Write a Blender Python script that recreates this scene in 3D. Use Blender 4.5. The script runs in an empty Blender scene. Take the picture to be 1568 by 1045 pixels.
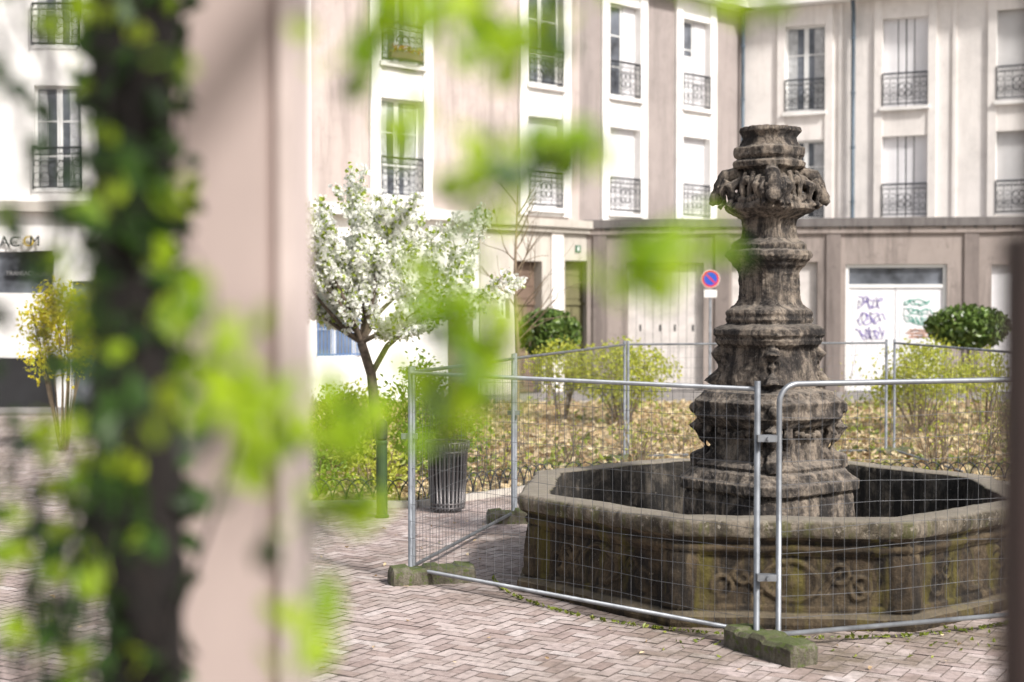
import bpy, math, random
import numpy as np
from mathutils import Vector, noise, Matrix
random.seed(7); rng=np.random.default_rng(7)
S=bpy.context.scene
COL=S.collection
# ------------------------------------------------------------ materials
def newmat(name):
    m=bpy.data.materials.new(name); m.use_nodes=True
    nt=m.node_tree; b=nt.nodes['Principled BSDF']
    return m,nt,b
def coords(nt,scale=(1,1,1),kind='Object'):
    tc=nt.nodes.new('ShaderNodeTexCoord'); mp=nt.nodes.new('ShaderNodeMapping')
    mp.inputs['Scale'].default_value=scale
    nt.links.new(tc.outputs[kind],mp.inputs['Vector']); return mp.outputs['Vector']
def nz(nt,vec,scale,detail=4,rough=.6,dist=0):
    n=nt.nodes.new('ShaderNodeTexNoise'); n.inputs['Scale'].default_value=scale
    n.inputs['Detail'].default_value=detail; n.inputs['Roughness'].default_value=rough
    n.inputs['Distortion'].default_value=dist
    nt.links.new(vec,n.inputs['Vector']); return n.outputs['Fac']
def ramp(nt,fac,stops):
    r=nt.nodes.new('ShaderNodeValToRGB'); e=r.color_ramp.elements
    while len(e)<len(stops): e.new(.5)
    for i,(p,c) in enumerate(stops):
        e[i].position=p; e[i].color=(c[0],c[1],c[2],1) if len(c)==3 else c
    nt.links.new(fac,r.inputs['Fac']); return r.outputs['Color']
def mix(nt,fac,a,b,bt='MIX'):
    m=nt.nodes.new('ShaderNodeMix'); m.data_type='RGBA'; m.blend_type=bt
    if isinstance(fac,(int,float)): m.inputs[0].default_value=fac
    else: nt.links.new(fac,m.inputs[0])
    for s,v in ((6,a),(7,b)):
        if isinstance(v,tuple): m.inputs[s].default_value=(*v,1)
        else: nt.links.new(v,m.inputs[s])
    return m.outputs[2]
def bump(nt,b,h,strength=.3,dist=.02):
    n=nt.nodes.new('ShaderNodeBump'); n.inputs['Strength'].default_value=strength
    n.inputs['Distance'].default_value=dist
    nt.links.new(h,n.inputs['Height']); nt.links.new(n.outputs[0],b.inputs['Normal'])
def M_simple(name,c,rough=.6,metal=0,var=.15,scale=4,bs=0.1):
    m,nt,b=newmat(name); v=coords(nt)
    f=nz(nt,v,scale,3)
    lo=tuple(x*(1-var) for x in c); hi=tuple(min(1,x*(1+var)) for x in c)
    nt.links.new(ramp(nt,f,[(.3,lo),(.7,hi)]),b.inputs['Base Color'])
    b.inputs['Roughness'].default_value=rough; b.inputs['Metallic'].default_value=metal
    if bs>.15: bump(nt,b,nz(nt,v,scale*12,2),bs,.01)
    return m
def M_stucco(name,c,stain,amt=.5):
    m,nt,b=newmat(name); v=coords(nt)
    base=ramp(nt,nz(nt,v,.7,6,.65),[(.3,tuple(x*.82 for x in c)),(.5,c),(.7,tuple(min(1,x*1.08) for x in c))])
    vs=coords(nt,(1.6,1.6,.18))
    st=ramp(nt,nz(nt,vs,1.6,6,.7),[(.48,(0,0,0)),(.78,(amt,amt,amt))])
    col=mix(nt,st,base,stain)
    bl=ramp(nt,nz(nt,v,2.6,7,.75),[(.55,(0,0,0)),(.72,(amt*.6,)*3)])
    col=mix(nt,bl,col,stain)
    nt.links.new(col,b.inputs['Base Color']); b.inputs['Roughness'].default_value=.9
    return m
def M_stone(name,dark,mid,light,lich,streak=1.0,sc=1.0,lo=.56,olive=None,point=0,up=.65,th=(.36,.49,.60)):
    m,nt,b=newmat(name); v=coords(nt)
    n1=nz(nt,v,2.2*sc,8,.72,.3)
    base=ramp(nt,n1,[(th[0],dark),(th[1],mid),(th[2],light),(.75,mid)])
    vs=coords(nt,(5,5,.7))
    st=ramp(nt,nz(nt,vs,1.5*sc,7,.7),[(.44,(0,0,0)),(.60,(streak,)*3)])
    c=mix(nt,st,base,dark)
    if olive:
        vo=coords(nt,(3,3,.35)); so=ramp(nt,nz(nt,vo,1.7*sc,5,.6,.2),[(.53,(0,0,0)),(.63,(.8,)*3)])
        c=mix(nt,so,c,olive)
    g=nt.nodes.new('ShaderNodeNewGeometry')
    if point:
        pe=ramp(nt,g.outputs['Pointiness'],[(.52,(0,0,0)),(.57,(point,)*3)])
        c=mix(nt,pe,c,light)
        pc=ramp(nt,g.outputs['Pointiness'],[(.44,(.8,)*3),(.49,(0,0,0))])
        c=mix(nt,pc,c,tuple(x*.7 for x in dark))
    li=ramp(nt,nz(nt,v,9*sc,6,.75),[(lo,(0,0,0)),(lo+.08,(.85,)*3)])
    c=mix(nt,li,c,lich)
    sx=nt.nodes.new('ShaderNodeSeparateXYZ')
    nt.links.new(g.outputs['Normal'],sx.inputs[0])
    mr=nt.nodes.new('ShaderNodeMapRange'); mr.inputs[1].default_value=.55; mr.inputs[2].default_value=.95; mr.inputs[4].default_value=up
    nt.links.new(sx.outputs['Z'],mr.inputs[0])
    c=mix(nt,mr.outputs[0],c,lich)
    nt.links.new(c,b.inputs['Base Color']); b.inputs['Roughness'].default_value=.92
    bump(nt,b,nz(nt,v,20*sc,7,.8),1.0,.04); return m
def M_leaf(name,cols,trans=.45,rough=.45):
    m,nt,b=newmat(name)
    g=nt.nodes.new('ShaderNodeNewGeometry')
    n=len(cols); c=ramp(nt,g.outputs['Random Per Island'],[(i/max(1,n-1),cc) for i,cc in enumerate(cols)])
    nt.links.new(c,b.inputs['Base Color']); b.inputs['Roughness'].default_value=rough
    t=nt.nodes.new('ShaderNodeBsdfTranslucent'); nt.links.new(c,t.inputs['Color'])
    mx=nt.nodes.new('ShaderNodeMixShader'); mx.inputs[0].default_value=trans
    o=nt.nodes['Material Output']
    nt.links.new(b.outputs[0],mx.inputs[1]); nt.links.new(t.outputs[0],mx.inputs[2]); nt.links.new(mx.outputs[0],o.inputs[0])
    return m
STUC=M_stucco('stucco_pink',(.51,.43,.40),(.25,.21,.195),.75)
STUCD=M_stucco('stucco_taupe',(.33,.285,.27),(.17,.15,.14),.6)
CREAM=M_stucco('render_cream',(.81,.765,.73),(.50,.46,.43),.5)
WHITE=M_stucco('render_white',(.85,.83,.81),(.56,.53,.50),.35)
GREIGE=M_stucco('render_greige',(.49,.455,.405),(.25,.22,.19),.65)
TAUPE=M_stucco('ground_floor_render',(.33,.28,.255),(.09,.075,.07),.98)
PILA=M_stucco('pilaster_render',(.22,.185,.17),(.08,.065,.06),.85)
COPE=M_stucco('stained_coping',(.17,.155,.15),(.035,.03,.03),.9)
SHUT=M_simple('shutter_white',(.78,.77,.79),.55,0,.06,1.5,.05)
SHUTG=M_simple('shutter_grey',(.58,.57,.57),.55,0,.08,1.5,.05)
PVC=M_simple('window_white',(.82,.82,.81),.4,0,.04,2,0)
IRON=M_simple('wrought_iron',(.03,.034,.042),.5,.4,.2,8,0)
PIPE=M_simple('pipe_zinc',(.09,.12,.15),.5,.3,.2,4,0)
BLUE=M_simple('blue_paint',(.08,.2,.45),.5,0,.1,4,0)
GLASS=M_simple('window_glass',(.12,.13,.15),.05,0,.85,.9,0)
CURT=M_simple('curtain',(.55,.56,.57),.8,0,.25,6,0)
DOORG=M_simple('door_olive',(.15,.14,.07),.55,0,.2,3,.1)
DOORB=M_simple('door_brown',(.16,.11,.08),.6,0,.2,3,.1)
DARK=M_simple('dark_interior',(.02,.02,.022),.6,0,.3,1,0)
GALV=M_simple('galvanised_steel',(.25,.265,.285),.45,.55,.3,6,.05)
WIRE=M_simple('mesh_wire',(.17,.175,.185),.5,.5,.25,6,0)
CONC=M_stone('foot_concrete',(.07,.06,.04),(.20,.18,.13),(.30,.27,.21),(.12,.17,.03),.5,2,.52)
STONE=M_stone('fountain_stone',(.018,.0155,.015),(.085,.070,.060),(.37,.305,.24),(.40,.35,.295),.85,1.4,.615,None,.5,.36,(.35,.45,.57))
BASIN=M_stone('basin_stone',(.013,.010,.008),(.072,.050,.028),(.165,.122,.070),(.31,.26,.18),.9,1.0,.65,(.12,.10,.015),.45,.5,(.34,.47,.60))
RIM=M_stone('rim_stone',(.05,.042,.03),(.18,.15,.105),(.35,.30,.235),(.43,.38,.31),.6,1.8,.57,(.14,.14,.05))
BASININ=M_stone('basin_inside',(.012,.011,.010),(.05,.043,.036),(.17,.145,.115),(.30,.27,.23),.95,1.4,.63)
BARK=M_simple('bark',(.10,.075,.055),.9,0,.5,14,.6)
BARKD=M_simple('dark_bark',(.010,.007,.006),.95,0,.5,16,.8)
TWIG=M_simple('twig',(.20,.15,.10),.9,0,.4,8,0)
# ------------------------------------------------------------ mesh builder
class MB:
    def __init__(s,name,mats): s.n=name; s.m=mats; s.v=[]; s.f=[]; s.i=[]; s.sm=[]
    def quad(s,a,b,c,d,mi=0,sm=False):
        k=len(s.v); s.v+= [tuple(a),tuple(b),tuple(c),tuple(d)]; s.f.append((k,k+1,k+2,k+3)); s.i.append(mi); s.sm.append(sm)
    def box(s,fr,u0,u1,w0,w1,z0,z1,mi=0):
        k=len(s.v)
        for z in (z0,z1):
            for u,w in ((u0,w0),(u1,w0),(u1,w1),(u0,w1)): s.v.append(fr(u,w,z))
        for f in ((0,1,2,3),(4,5,6,7),(0,1,5,4),(1,2,6,5),(2,3,7,6),(3,0,4,7)):
            s.f.append(tuple(k+j for j in f)); s.i.append(mi); s.sm.append(False)
    def tube(s,pts,rad,n=6,mi=0,cap=True):
        pts=[Vector(p) for p in pts]
        if isinstance(rad,(int,float)): rad=[rad]*len(pts)
        k=len(s.v); up=None
        for j,p in enumerate(pts):
            t=(pts[min(j+1,len(pts)-1)]-pts[max(j-1,0)])
            if t.length<1e-9: t=Vector((0,0,1))
            t.normalize()
            if up is None:
                up=Vector((0,0,1)) if abs(t.z)<.9 else Vector((1,0,0))
            a=t.cross(up)
            if a.length<1e-6: a=t.cross(Vector((0,1,0)))
            a.normalize(); b=t.cross(a).normalized()
            for q in range(n):
                an=2*math.pi*q/n
                s.v.append(tuple(p+(a*math.cos(an)+b*math.sin(an))*rad[j]))
        for j in range(len(pts)-1):
            for q in range(n):
                s.f.append((k+j*n+q,k+j*n+(q+1)%n,k+(j+1)*n+(q+1)%n,k+(j+1)*n+q)); s.i.append(mi); s.sm.append(True)
        if cap:
            for e in (0,len(pts)-1):
                s.f.append(tuple(k+e*n+q for q in range(n))); s.i.append(mi); s.sm.append(False)
    def lathe(s,c,prof,n=24,mi=0):
        k=len(s.v)
        for z,r in prof:
            for q in range(n):
                a=2*math.pi*q/n; s.v.append((c[0]+r*math.cos(a),c[1]+r*math.sin(a),c[2]+z))
        for j in range(len(prof)-1):
            for q in range(n):
                s.f.append((k+j*n+q,k+j*n+(q+1)%n,k+(j+1)*n+(q+1)%n,k+(j+1)*n+q)); s.i.append(mi); s.sm.append(False)
        s.f.append(tuple(k+q for q in range(n))); s.i.append(mi); s.sm.append(False)
        e=len(prof)-1; s.f.append(tuple(k+e*n+q for q in range(n))); s.i.append(mi); s.sm.append(False)
    def build(s,parent=None):
        me=bpy.data.meshes.new(s.n); me.from_pydata(s.v,[],s.f)
        for m in s.m: me.materials.append(m)
        me.polygons.foreach_set('material_index',s.i); me.polygons.foreach_set('use_smooth',s.sm); me.update()
        o=bpy.data.objects.new(s.n,me); COL.objects.link(o)
        if parent: o.parent=parent
        return o
def empty(name):
    e=bpy.data.objects.new(name,None); COL.objects.link(e); return e
W=lambda u,w,z:(u,w,z)
def frame(O,P):
    d=Vector((P[0]-O[0],P[1]-O[1])); L=d.length; d/=L
    n=(d.y,-d.x)
    return (lambda u,w,z:(O[0]+u*d.x+w*n[0],O[1]+u*d.y+w*n[1],z)),L
def leaves(name,C,size,mats,parent=None,mi=None,flat=0.,aspect=.55,fold=.25):
    C=np.asarray(C,float); n=len(C)
    sz=np.asarray(size)*np.ones(n)*rng.uniform(.65,1.25,n)
    a=rng.normal(size=(n,3)); a[:,2]*= (1-flat); a/=np.linalg.norm(a,axis=1)[:,None]+1e-9
    b=rng.normal(size=(n,3)); b[:,2]*=(1-flat); b-=(a*b).sum(1)[:,None]*a; b/=np.linalg.norm(b,axis=1)[:,None]+1e-9
    nn=np.cross(a,b)
    L=sz[:,None]
    p=[C-a*L*.5, C-a*L*.12+b*L*aspect*.5+nn*L*fold*.4, C+a*L*.22+b*L*aspect*.4+nn*L*fold*.35, C+a*L*.55-nn*L*.1,
       C+a*L*.22-b*L*aspect*.4+nn*L*fold*.35, C-a*L*.12-b*L*aspect*.5+nn*L*fold*.4]
    V=np.stack(p,1).reshape(-1,3)
    idx=np.arange(n)[:,None]*6
    F=np.concatenate([idx+np.array([0,1,2,3]),idx+np.array([0,3,4,5])],1).reshape(-1,4)
    me=bpy.data.meshes.new(name); me.from_pydata(V.tolist(),[],F.tolist())
    for m in mats: me.materials.append(m)
    if mi is not None: me.polygons.foreach_set('material_index',np.repeat(mi,2).astype(np.int32))
    me.update(); o=bpy.data.objects.new(name,me); COL.objects.link(o)
    if parent: o.parent=parent
    return o
# ------------------------------------------------------------ ground
GR=M_stucco('asphalt_grey',(.22,.205,.195),(.12,.11,.105),.4)
g=MB('ground',[GR]); g.quad((-400,-400,0),(400,-400,0),(400,600,0),(-400,600,0)); g.build()
JO=M_simple('sand_joint',(.17,.14,.12),.95,0,.4,6,.4)
mt,nt,b=newmat('clay_paver')
gg=nt.nodes.new('ShaderNodeNewGeometry')
c=ramp(nt,gg.outputs['Random Per Island'],[(0,(.36,.275,.25)),(.3,(.50,.41,.385)),(.65,(.57,.48,.45)),(.85,(.42,.325,.295)),(1,(.64,.565,.54))])
v=coords(nt)
moss=ramp(nt,nz(nt,v,.5,8,.72),[(.42,(0,0,0)),(.58,(.85,)*3)])
sp=nt.nodes.new('ShaderNodeSeparateXYZ'); nt.links.new(v,sp.inputs[0])
mr=nt.nodes.new('ShaderNodeMapRange'); mr.inputs[1].default_value=-.6; mr.inputs[2].default_value=2.2; mr.inputs[3].default_value=.35; mr.inputs[4].default_value=1.0
nt.links.new(sp.outputs['X'],mr.inputs[0])
mm=nt.nodes.new('ShaderNodeMath'); mm.operation='MULTIPLY'; nt.links.new(moss,mm.inputs[0]); nt.links.new(mr.outputs[0],mm.inputs[1])
c=mix(nt,mm.outputs[0],c,(.14,.11,.065))
spk=ramp(nt,nz(nt,v,14,5,.7),[(.32,(.6,)*3),(.55,(1,)*3)])
c=mix(nt,1.0,c,spk,'MULTIPLY')
nt.links.new(c,b.inputs['Base Color']); b.inputs['Roughness'].default_value=.8
bump(nt,b,nz(nt,v,40,3),.4,.01)
PAV=mt
pv=MB('plaza_paving',[PAV,JO])
pv.quad((-16,3.2,.004),(9,3.2,.004),(9,34,.004),(-16,34,.004),1)
a=math.radians(45+14); ca,sa=math.cos(a),math.sin(a); BW=.115
def bed_in(x,y):
    if y<17.7 or y>37 or x>16: return False
    if x<-1.2: return x>-5.2-(y-17.7)*.05 and y>18.0
    if x<.6: return y>18.0+(x+1.2)/1.8*2.0
    return y>20.0
R=330
for i in range(-R,R):
    for j in range(-R,R):
        cc=(i-j)%4
        if cc not in (0,3): continue
        w,h=(2,1) if cc==0 else (1,2)
        cx=(i+w/2)*BW; cy=(j+h/2)*BW
        x=cx*ca-cy*sa-3; y=cx*sa+cy*ca+15
        if not(-14<x<8.5 and 6.5<y<33): continue
        if y>9 and x< -.46*y-1.2: continue
        if bed_in(x,y): continue
        if (x-2.42)**2+(y-13.4)**2<2.1**2: continue
        gx=w*BW/2-.005; gy=h*BW/2-.005
        zt=.010+random.uniform(-.0015,.002)+.002*noise.noise(Vector((x,y,0))); tx=random.uniform(-.012,.012); ty=random.uniform(-.012,.012)
        P=[]
        for sx,sy in ((-1,-1),(1,-1),(1,1),(-1,1)):
            lx,ly=cx+sx*gx,cy+sy*gy
            P.append((lx*ca-ly*sa-3,lx*sa+ly*ca+15,zt+sx*tx*gx+sy*ty*gy))
        pv.quad(*P)
pv.build()
SOIL=M_stone('bed_soil',(.12,.09,.045),(.26,.20,.11),(.36,.28,.16),(.40,.32,.18),.1,1.5,.55)
bd=MB('planting_bed',[SOIL,GREIGE])
poly=[(-5.2,18.0),(-1.2,18.0),(.6,20.0),(16,20.0),(16,37),(-6.1,37)]
bd.v=[(x,y,.05) for x,y in poly]; bd.f=[tuple(range(6))]; bd.i=[0]; bd.sm=[False]
for k in range(6):
    a0=poly[k]; a1=poly[(k+1)%6]; fr,L=frame(a0,a1); bd.box(fr,0,L,-.01,.09,0,.09,1)
bd.build()
LIT=M_leaf('leaf_litter_mat',[(.22,.14,.07),(.52,.38,.20),(.70,.57,.36),(.34,.22,.11),(.76,.64,.44),(.36,.36,.10)],.2,.8)
pts=[]
while len(pts)<19000:
    y=17.9+19*random.random()**1.2; x=random.uniform(-6,12.5)
    if x>.46*y: continue
    if bed_in(x,y): pts.append((x,y,.06+.10*random.random()**2))
leaves('leaf_litter',pts,.13,[LIT],flat=.55)
GRS=M_leaf('low_green',[(.12,.16,.03),(.26,.32,.05),(.40,.44,.08)],.35)
pts=[]
while len(pts)<4800:
    y=17.9+19*random.random(); x=random.uniform(-6,12.5)
    if x>.46*y or not bed_in(x,y): continue
    if noise.noise(Vector((x*.6,y*.5,3)))>(.15 if x>-1 else -.25): pts.append((x,y,.06+.28*random.random()**1.5))
leaves('ground_cover',pts,.11,[GRS],flat=.1)
pts=[(random.uniform(1,6),10.2+random.random()*1.2,.02) for _ in range(120)]+[(2.42+2.6*math.cos(t),13.4+2.6*math.sin(t),.03) for t in rng.uniform(3.2,6.2,400)]
leaves('weeds',pts,.045,[GRS])
pts=[(x,y,.03) for x,y in zip(rng.uniform(-5,6,260),rng.uniform(9.5,18,260)) if (x-2.42)**2+(y-13.4)**2>2.6**2]
leaves('fallen_leaves',pts,.05,[LIT],flat=.85)
# ------------------------------------------------------------ buildings
def wall(mb,fr,L,z0,z1,ops,mi=0,u0=0,rd=.22,rmi=None):
    us=sorted(set([u0,L]+[o[0] for o in ops]+[o[1] for o in ops]))
    zs=sorted(set([z0,z1]+[o[2] for o in ops]+[o[3] for o in ops]))
    for a,b_ in zip(us,us[1:]):
        if b_<=u0 or a>=L: continue
        for c_,d in zip(zs,zs[1:]):
            cu,cz=(a+b_)/2,(c_+d)/2
            if any(o[0]<cu<o[1] and o[2]<cz<o[3] for o in ops): continue
            mb.quad(fr(a,0,c_),fr(b_,0,c_),fr(b_,0,d),fr(a,0,d),mi)
    r=mi if rmi is None else rmi
    for (a,b_,c_,d) in [o[:4] for o in ops]:
        mb.quad(fr(a,0,c_),fr(a,-rd,c_),fr(a,-rd,d),fr(a,0,d),r); mb.quad(fr(b_,0,c_),fr(b_,-rd,c_),fr(b_,-rd,d),fr(b_,0,d),r)
        mb.quad(fr(a,0,c_),fr(b_,0,c_),fr(b_,-rd,c_),fr(a,-rd,c_),r); mb.quad(fr(a,0,d),fr(b_,0,d),fr(b_,-rd,d),fr(a,-rd,d),r)
WM=[PVC,GLASS,SHUT,CURT,DARK,SHUTG,DOORG,DOORB]
def window(mb,fr,a,b_,c,d,kind,rd=.2):
    w=-rd
    def leaf(a,b_,c,d,curt=True):
        mb.box(fr,a,a+.07,w,w+.05,c,d,0); mb.box(fr,b_-.07,b_,w,w+.05,c,d,0)
        mb.box(fr,a+.07,b_-.07,w,w+.05,c,c+.09,0); mb.box(fr,a+.07,b_-.07,w,w+.05,d-.07,d,0)
        n=3
        for k in range(1,n): 
            z=c+(d-c)*k/n; mb.box(fr,a+.07,b_-.07,w+.005,w+.04,z-.018,z+.018,0)
        mb.quad(fr(a+.07,w+.02,c),fr(b_-.07,w+.02,c),fr(b_-.07,w+.02,d),fr(a+.07,w+.02,d),1)
    m=(a+b_)/2
    mb.quad(fr(a,w-.02,c),fr(b_,w-.02,c),fr(b_,w-.02,d),fr(a,w-.02,d),4)
    def curtains():
        n=10
        for (x0,x1) in ((a+.09,m-.3),(m+.27,b_-.09)):
            for k in range(n):
                u=x0+(x1-x0)*k/n; mb.box(fr,u,u+(x1-x0)/n*.8,w+.022,w+.03,c+.12,d-.1,3)
    if kind=='glass': leaf(a,m-.005,c,d); leaf(m+.005,b_,c,d)
    elif kind=='curtain': leaf(a,m-.005,c,d); leaf(m+.005,b_,c,d); curtains()
    elif kind=='half':
        leaf(a,m+.1,c,d); slats(mb,fr,m+.12,b_,c,d,w+.04,2)
    elif kind=='halflow':
        leaf(a,m+.1,c,d); slats(mb,fr,m+.12,b_,c,d,w+.04,2); mb.box(fr,a+.05,m+.08,w+.05,w+.07,c,c+1.7,2)
    elif kind in('shutter','shutterg'):
        slats(mb,fr,a,b_,c,d,w+.02,2 if kind=='shutter' else 5)
    elif kind=='leafs':
        for x0,x1 in ((a+.01,a+(b_-a)*.31),(a+(b_-a)*.33,m-.02),(m+.02,a+(b_-a)*.67),(a+(b_-a)*.69,b_-.01)):
            mb.box(fr,x0,x1,w,w+.05,c,d,2); mb.box(fr,x0+.03,x1-.03,w+.05,w+.06,c+.1,c+.9,2); mb.box(fr,x0+.03,x1-.03,w+.05,w+.06,c+1.1,d-.12,2)
def slats(mb,fr,a,b_,c,d,w,mi):
    z=c
    while z<d-.03:
        k=len(mb.v); mb.v+=[fr(a,w,z),fr(b_,w,z),fr(b_,w+.018,z+.012),fr(a,w+.018,z+.012),fr(b_,w+.01,z+.062),fr(a,w+.01,z+.062)]
        mb.f+=[(k,k+1,k+2,k+3),(k+3,k+2,k+4,k+5)]; mb.i+=[mi,mi]; mb.sm+=[False,False]; z+=.065
def ring(mb,fr,u,z,r,w,t=.009,n=12,a0=0,a1=2*math.pi):
    mb.tube([fr(u+r*math.cos(a0+(a1-a0)*k/n),w,z+r*math.sin(a0+(a1-a0)*k/n)) for k in range(n+1)],t,4,0,False)
def balcony(mb,fr,a,b_,z,h=1.05):
    w=.12
    for zz,t in ((z+.06,.018),(z+h,.028),(z+h-.16,.014),(z+.2,.010)): mb.tube([fr(a,w,zz),fr(b_,w,zz)],t,4)
    for u in (a,b_):
        mb.tube([fr(u,w,z),fr(u,w,z+h)],.018,4)
        for zz in (z+.06,z+h): mb.tube([fr(u,w,zz),fr(u,-.1,zz)],.014,4)
    n=6; st=(b_-a)/n; mc=(a+b_)/2
    for k in (1,2,4,5): mb.tube([fr(a+k*st,w,z+.06),fr(a+k*st,w,z+h)],.009,4,0,False)
    for k in range(n):
        u=a+(k+.5)*st; ring(mb,fr,u,z+h-.08,.06,w,.008,8)
        if k in(0,5):
            ring(mb,fr,u,z+.33,.085,w,.010); ring(mb,fr,u,z+.66,.085,w,.010)
        elif k in (1,4):
            ring(mb,fr,u,z+.34,.08,w,.010,9,0.5,5.6); ring(mb,fr,u,z+.66,.08,w,.010,9,3.6,8.8)
    for s in (-1,1):
        ring(mb,fr,mc+s*.11,z+.62,.10,w,.012,12); ring(mb,fr,mc+s*.11,z+.38,.10,w,.012,12)
    ring(mb,fr,mc,z+.5,.24,w,.011,18)
eL=empty('apartment_building')
O=(-5.4,36.36); P=(7.85,49.0); fr,L=frame(O,P)
cols=[(2.53,4.01),(8.02,9.48),(11.55,13.0),(15.1,16.52)]
kU=['curtain','glass','half','halflow']; kL=['curtain','shutter','shutter','shutter']
ops=[(a,b_,9.12,12.0) for a,b_ in cols]+[(a,b_,5.5,8.15) for a,b_ in cols]
EV=12.66
mb=MB('walls',[STUC,STUCD,WHITE,GREIGE,CREAM])
segs=[(0,10.3,0),(10.3,L,1)]
for s0,s1,mi in segs:
    wall(mb,fr,s1,5.05,EV,[o for o in ops if s0<o[0]<s1],mi,s0,.24,2)
gops=[(.5,1.87,1.2,3.5),(5.0,5.9,0,3.2)]
wall(mb,fr,6.15,0,5.05,gops,2,0,.3)
gops2=[(7.62,8.7,0,3.9),(9.68,10.83,0,3.95),(6.9,7.35,2.2,3.0)]
wall(mb,fr,12,0,5.05,gops2,3,6.15,.35)
mb.box(fr,9.05,9.55,0,.07,0,4.77,4)
mb.box(fr,6.15,6.4,0,.05,0,4.77,3)
mb.box(fr,-.0,.28,0,.08,5.24,EV,2)
for a,b_ in cols:
    for x0,x1 in ((a-.34,a),(b_,b_+.34)): mb.box(fr,x0,x1,-.001,.12,5.24,EV-.02,2)
    mb.box(fr,a,b_,-.002,.06,8.15,8.98,2); mb.box(fr,a,b_,-.002,.06,12.0,EV-.02,2)
    mb.box(fr,a-.08,b_+.08,.1205,.2,8.99,9.10,2); mb.box(fr,a-.08,b_+.08,.1205,.2,5.36,5.48,2)
    mb.box(fr,a,b_,-.002,.06,5.24,5.47,2)
mb.box(fr,0,6.2,0,.38,4.95,5.23,2); mb.box(fr,6.2,12,0,.28,4.93,5.16,3)
mb.box(fr,6.41,12,0,.16,4.78,4.925,3)
mb.box(fr,-.2,L+.0,-.3,.6,EV,EV+.2,2); mb.box(fr,-.2,L,-.3,.45,EV+.205,EV+.5,2)
mb.quad(fr(-.2,.5,EV+.52),fr(L,.5,EV+.52),fr(L,-6,15.8),fr(-.2,-6,15.8),1)
mb.build(eL)
wm=MB('windows',WM); ib=MB('balcony_railings',[IRON])
for (a,b_),u,l in zip(cols,kU,kL):
    window(wm,fr,a,b_,9.12,12.0,u); window(wm,fr,a,b_,5.5,8.15,l)
    balcony(ib,fr,a+.02,b_-.02,9.14); balcony(ib,fr,a+.02,b_-.02,5.52)
window(wm,fr,.5,1.87,1.2,3.5,'glass',.25); window(wm,fr,6.9,7.35,2.2,3.0,'glass',.25)
wm.box(fr,5.0,5.9,-.3,-.26,0,3.2,7)
for (a,b_,c_,d,mi) in ((7.62,8.7,0,3.9,7),(9.68,10.83,0,3.95,6)):
    wm.box(fr,a,b_,-.4,-.34,0,d,mi)
    m=(a+b_)/2
    for x0,x1 in ((a+.06,m-.03),(m+.03,b_-.06)):
        wm.box(fr,x0,x1,-.34,-.31,.2,1.1,mi); wm.box(fr,x0,x1,-.34,-.31,1.25,2.5,mi)
    wm.box(fr,a,b_,-.34,-.28,2.6,2.7,mi)
    for kk in range(3): wm.box(fr,a+.06,b_-.06,-.34,-.32,2.8+kk*.36,3.08+kk*.36,mi)
wm.build(eL); ib.build(eL)
bg=MB('window_guard',[BLUE])
for k in range(13): bg.tube([fr(.5+k*1.37/12,.06,1.25),fr(.5+k*1.37/12,.06,2.25)],.014,4)
for z in (1.3,2.2): bg.tube([fr(.45,.06,z),fr(1.92,.06,z)],.02,4)
bg.build(eL)
fb=MB('flower_boxes',[BLUE,DOORB]); fb.box(fr,2.7,3.8,.21,.36,9.2,9.36,1); fb.build(eL)
FL=M_leaf('geranium',[(.6,.35,.02),(.5,.03,.03),(.08,.2,.03),(.7,.5,.03)],.2)
leaves('balcony_flowers',[fr(random.uniform(2.7,3.8),random.uniform(.2,.4),random.uniform(9.35,9.55)) for _ in range(160)],.08,[FL],eL)
pl=MB('house_number_plaque',[M_simple('plaque_green',(.03,.12,.07),.4,0,.1,3,0),PVC])
pl.box(fr,10.12,10.34,0,.03,4.2,4.42,0); pl.box(fr,10.2,10.26,.03,.034,4.24,4.38,1); pl.build(eL)
eR=empty('apartment_block')
O2=(7.85,49.0); P2=(7.85+13*.913,49-13*.408); fr2,L2=frame(O2,P2)
cols2=[(1.55,2.9),(4.78,6.24),(8.35,9.8),(11.3,12.7)]
mb=MB('walls',[CREAM,WHITE,STUCD]); ops=[(a,b_,9.12,12.0) for a,b_ in cols2]+[(a,b_,5.5,8.15) for a,b_ in cols2]
wall(mb,fr2,L2,0,EV,ops,0,0,.24,1)
for a,b_ in cols2:
    for x0,x1 in ((a-.26,a),(b_,b_+.26)): mb.box(fr2,x0,x1,-.001,.10,0,EV-.02,0)
    mb.box(fr2,a,b_,-.002,.05,8.15,8.98,0); mb.box(fr2,a,b_,-.002,.05,12.0,EV-.02,0); mb.box(fr2,a-.06,b_+.06,.1005,.2,8.99,9.10,1)
for x in (3.35,7.0,10.5): mb.box(fr2,x,x+.12,-.001,.06,0,EV-.02,0)
mb.box(fr2,0,L2,-.3,.6,EV,EV+.2,1); mb.box(fr2,0,L2,-.3,.45,EV+.205,EV+.5,1)
mb.quad(fr2(0,.5,EV+.52),fr2(L2,.5,EV+.52),fr2(L2,-6,15.8),fr2(0,-6,15.8),2)
mb.quad(fr2(L2,0,0),fr2(L2,-12,0),fr2(L2,-12,13),fr2(L2,0,13),0)
mb.build(eR)
wm=MB('windows',WM); ib=MB('balcony_railings',[IRON])
for (a,b_),u,l in zip(cols2,['curtain','leafs','shutterg','glass'],['curtain','leafs','shutterg','shutter']):
    window(wm,fr2,a,b_,9.12,12.0,u); window(wm,fr2,a,b_,5.5,8.15,l); balcony(ib,fr2,a+.02,b_-.02,9.14); balcony(ib,fr2,a+.02,b_-.02,5.52)
wm.build(eR); ib.build(eR)
dp=MB('drainpipes',[PIPE])
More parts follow.
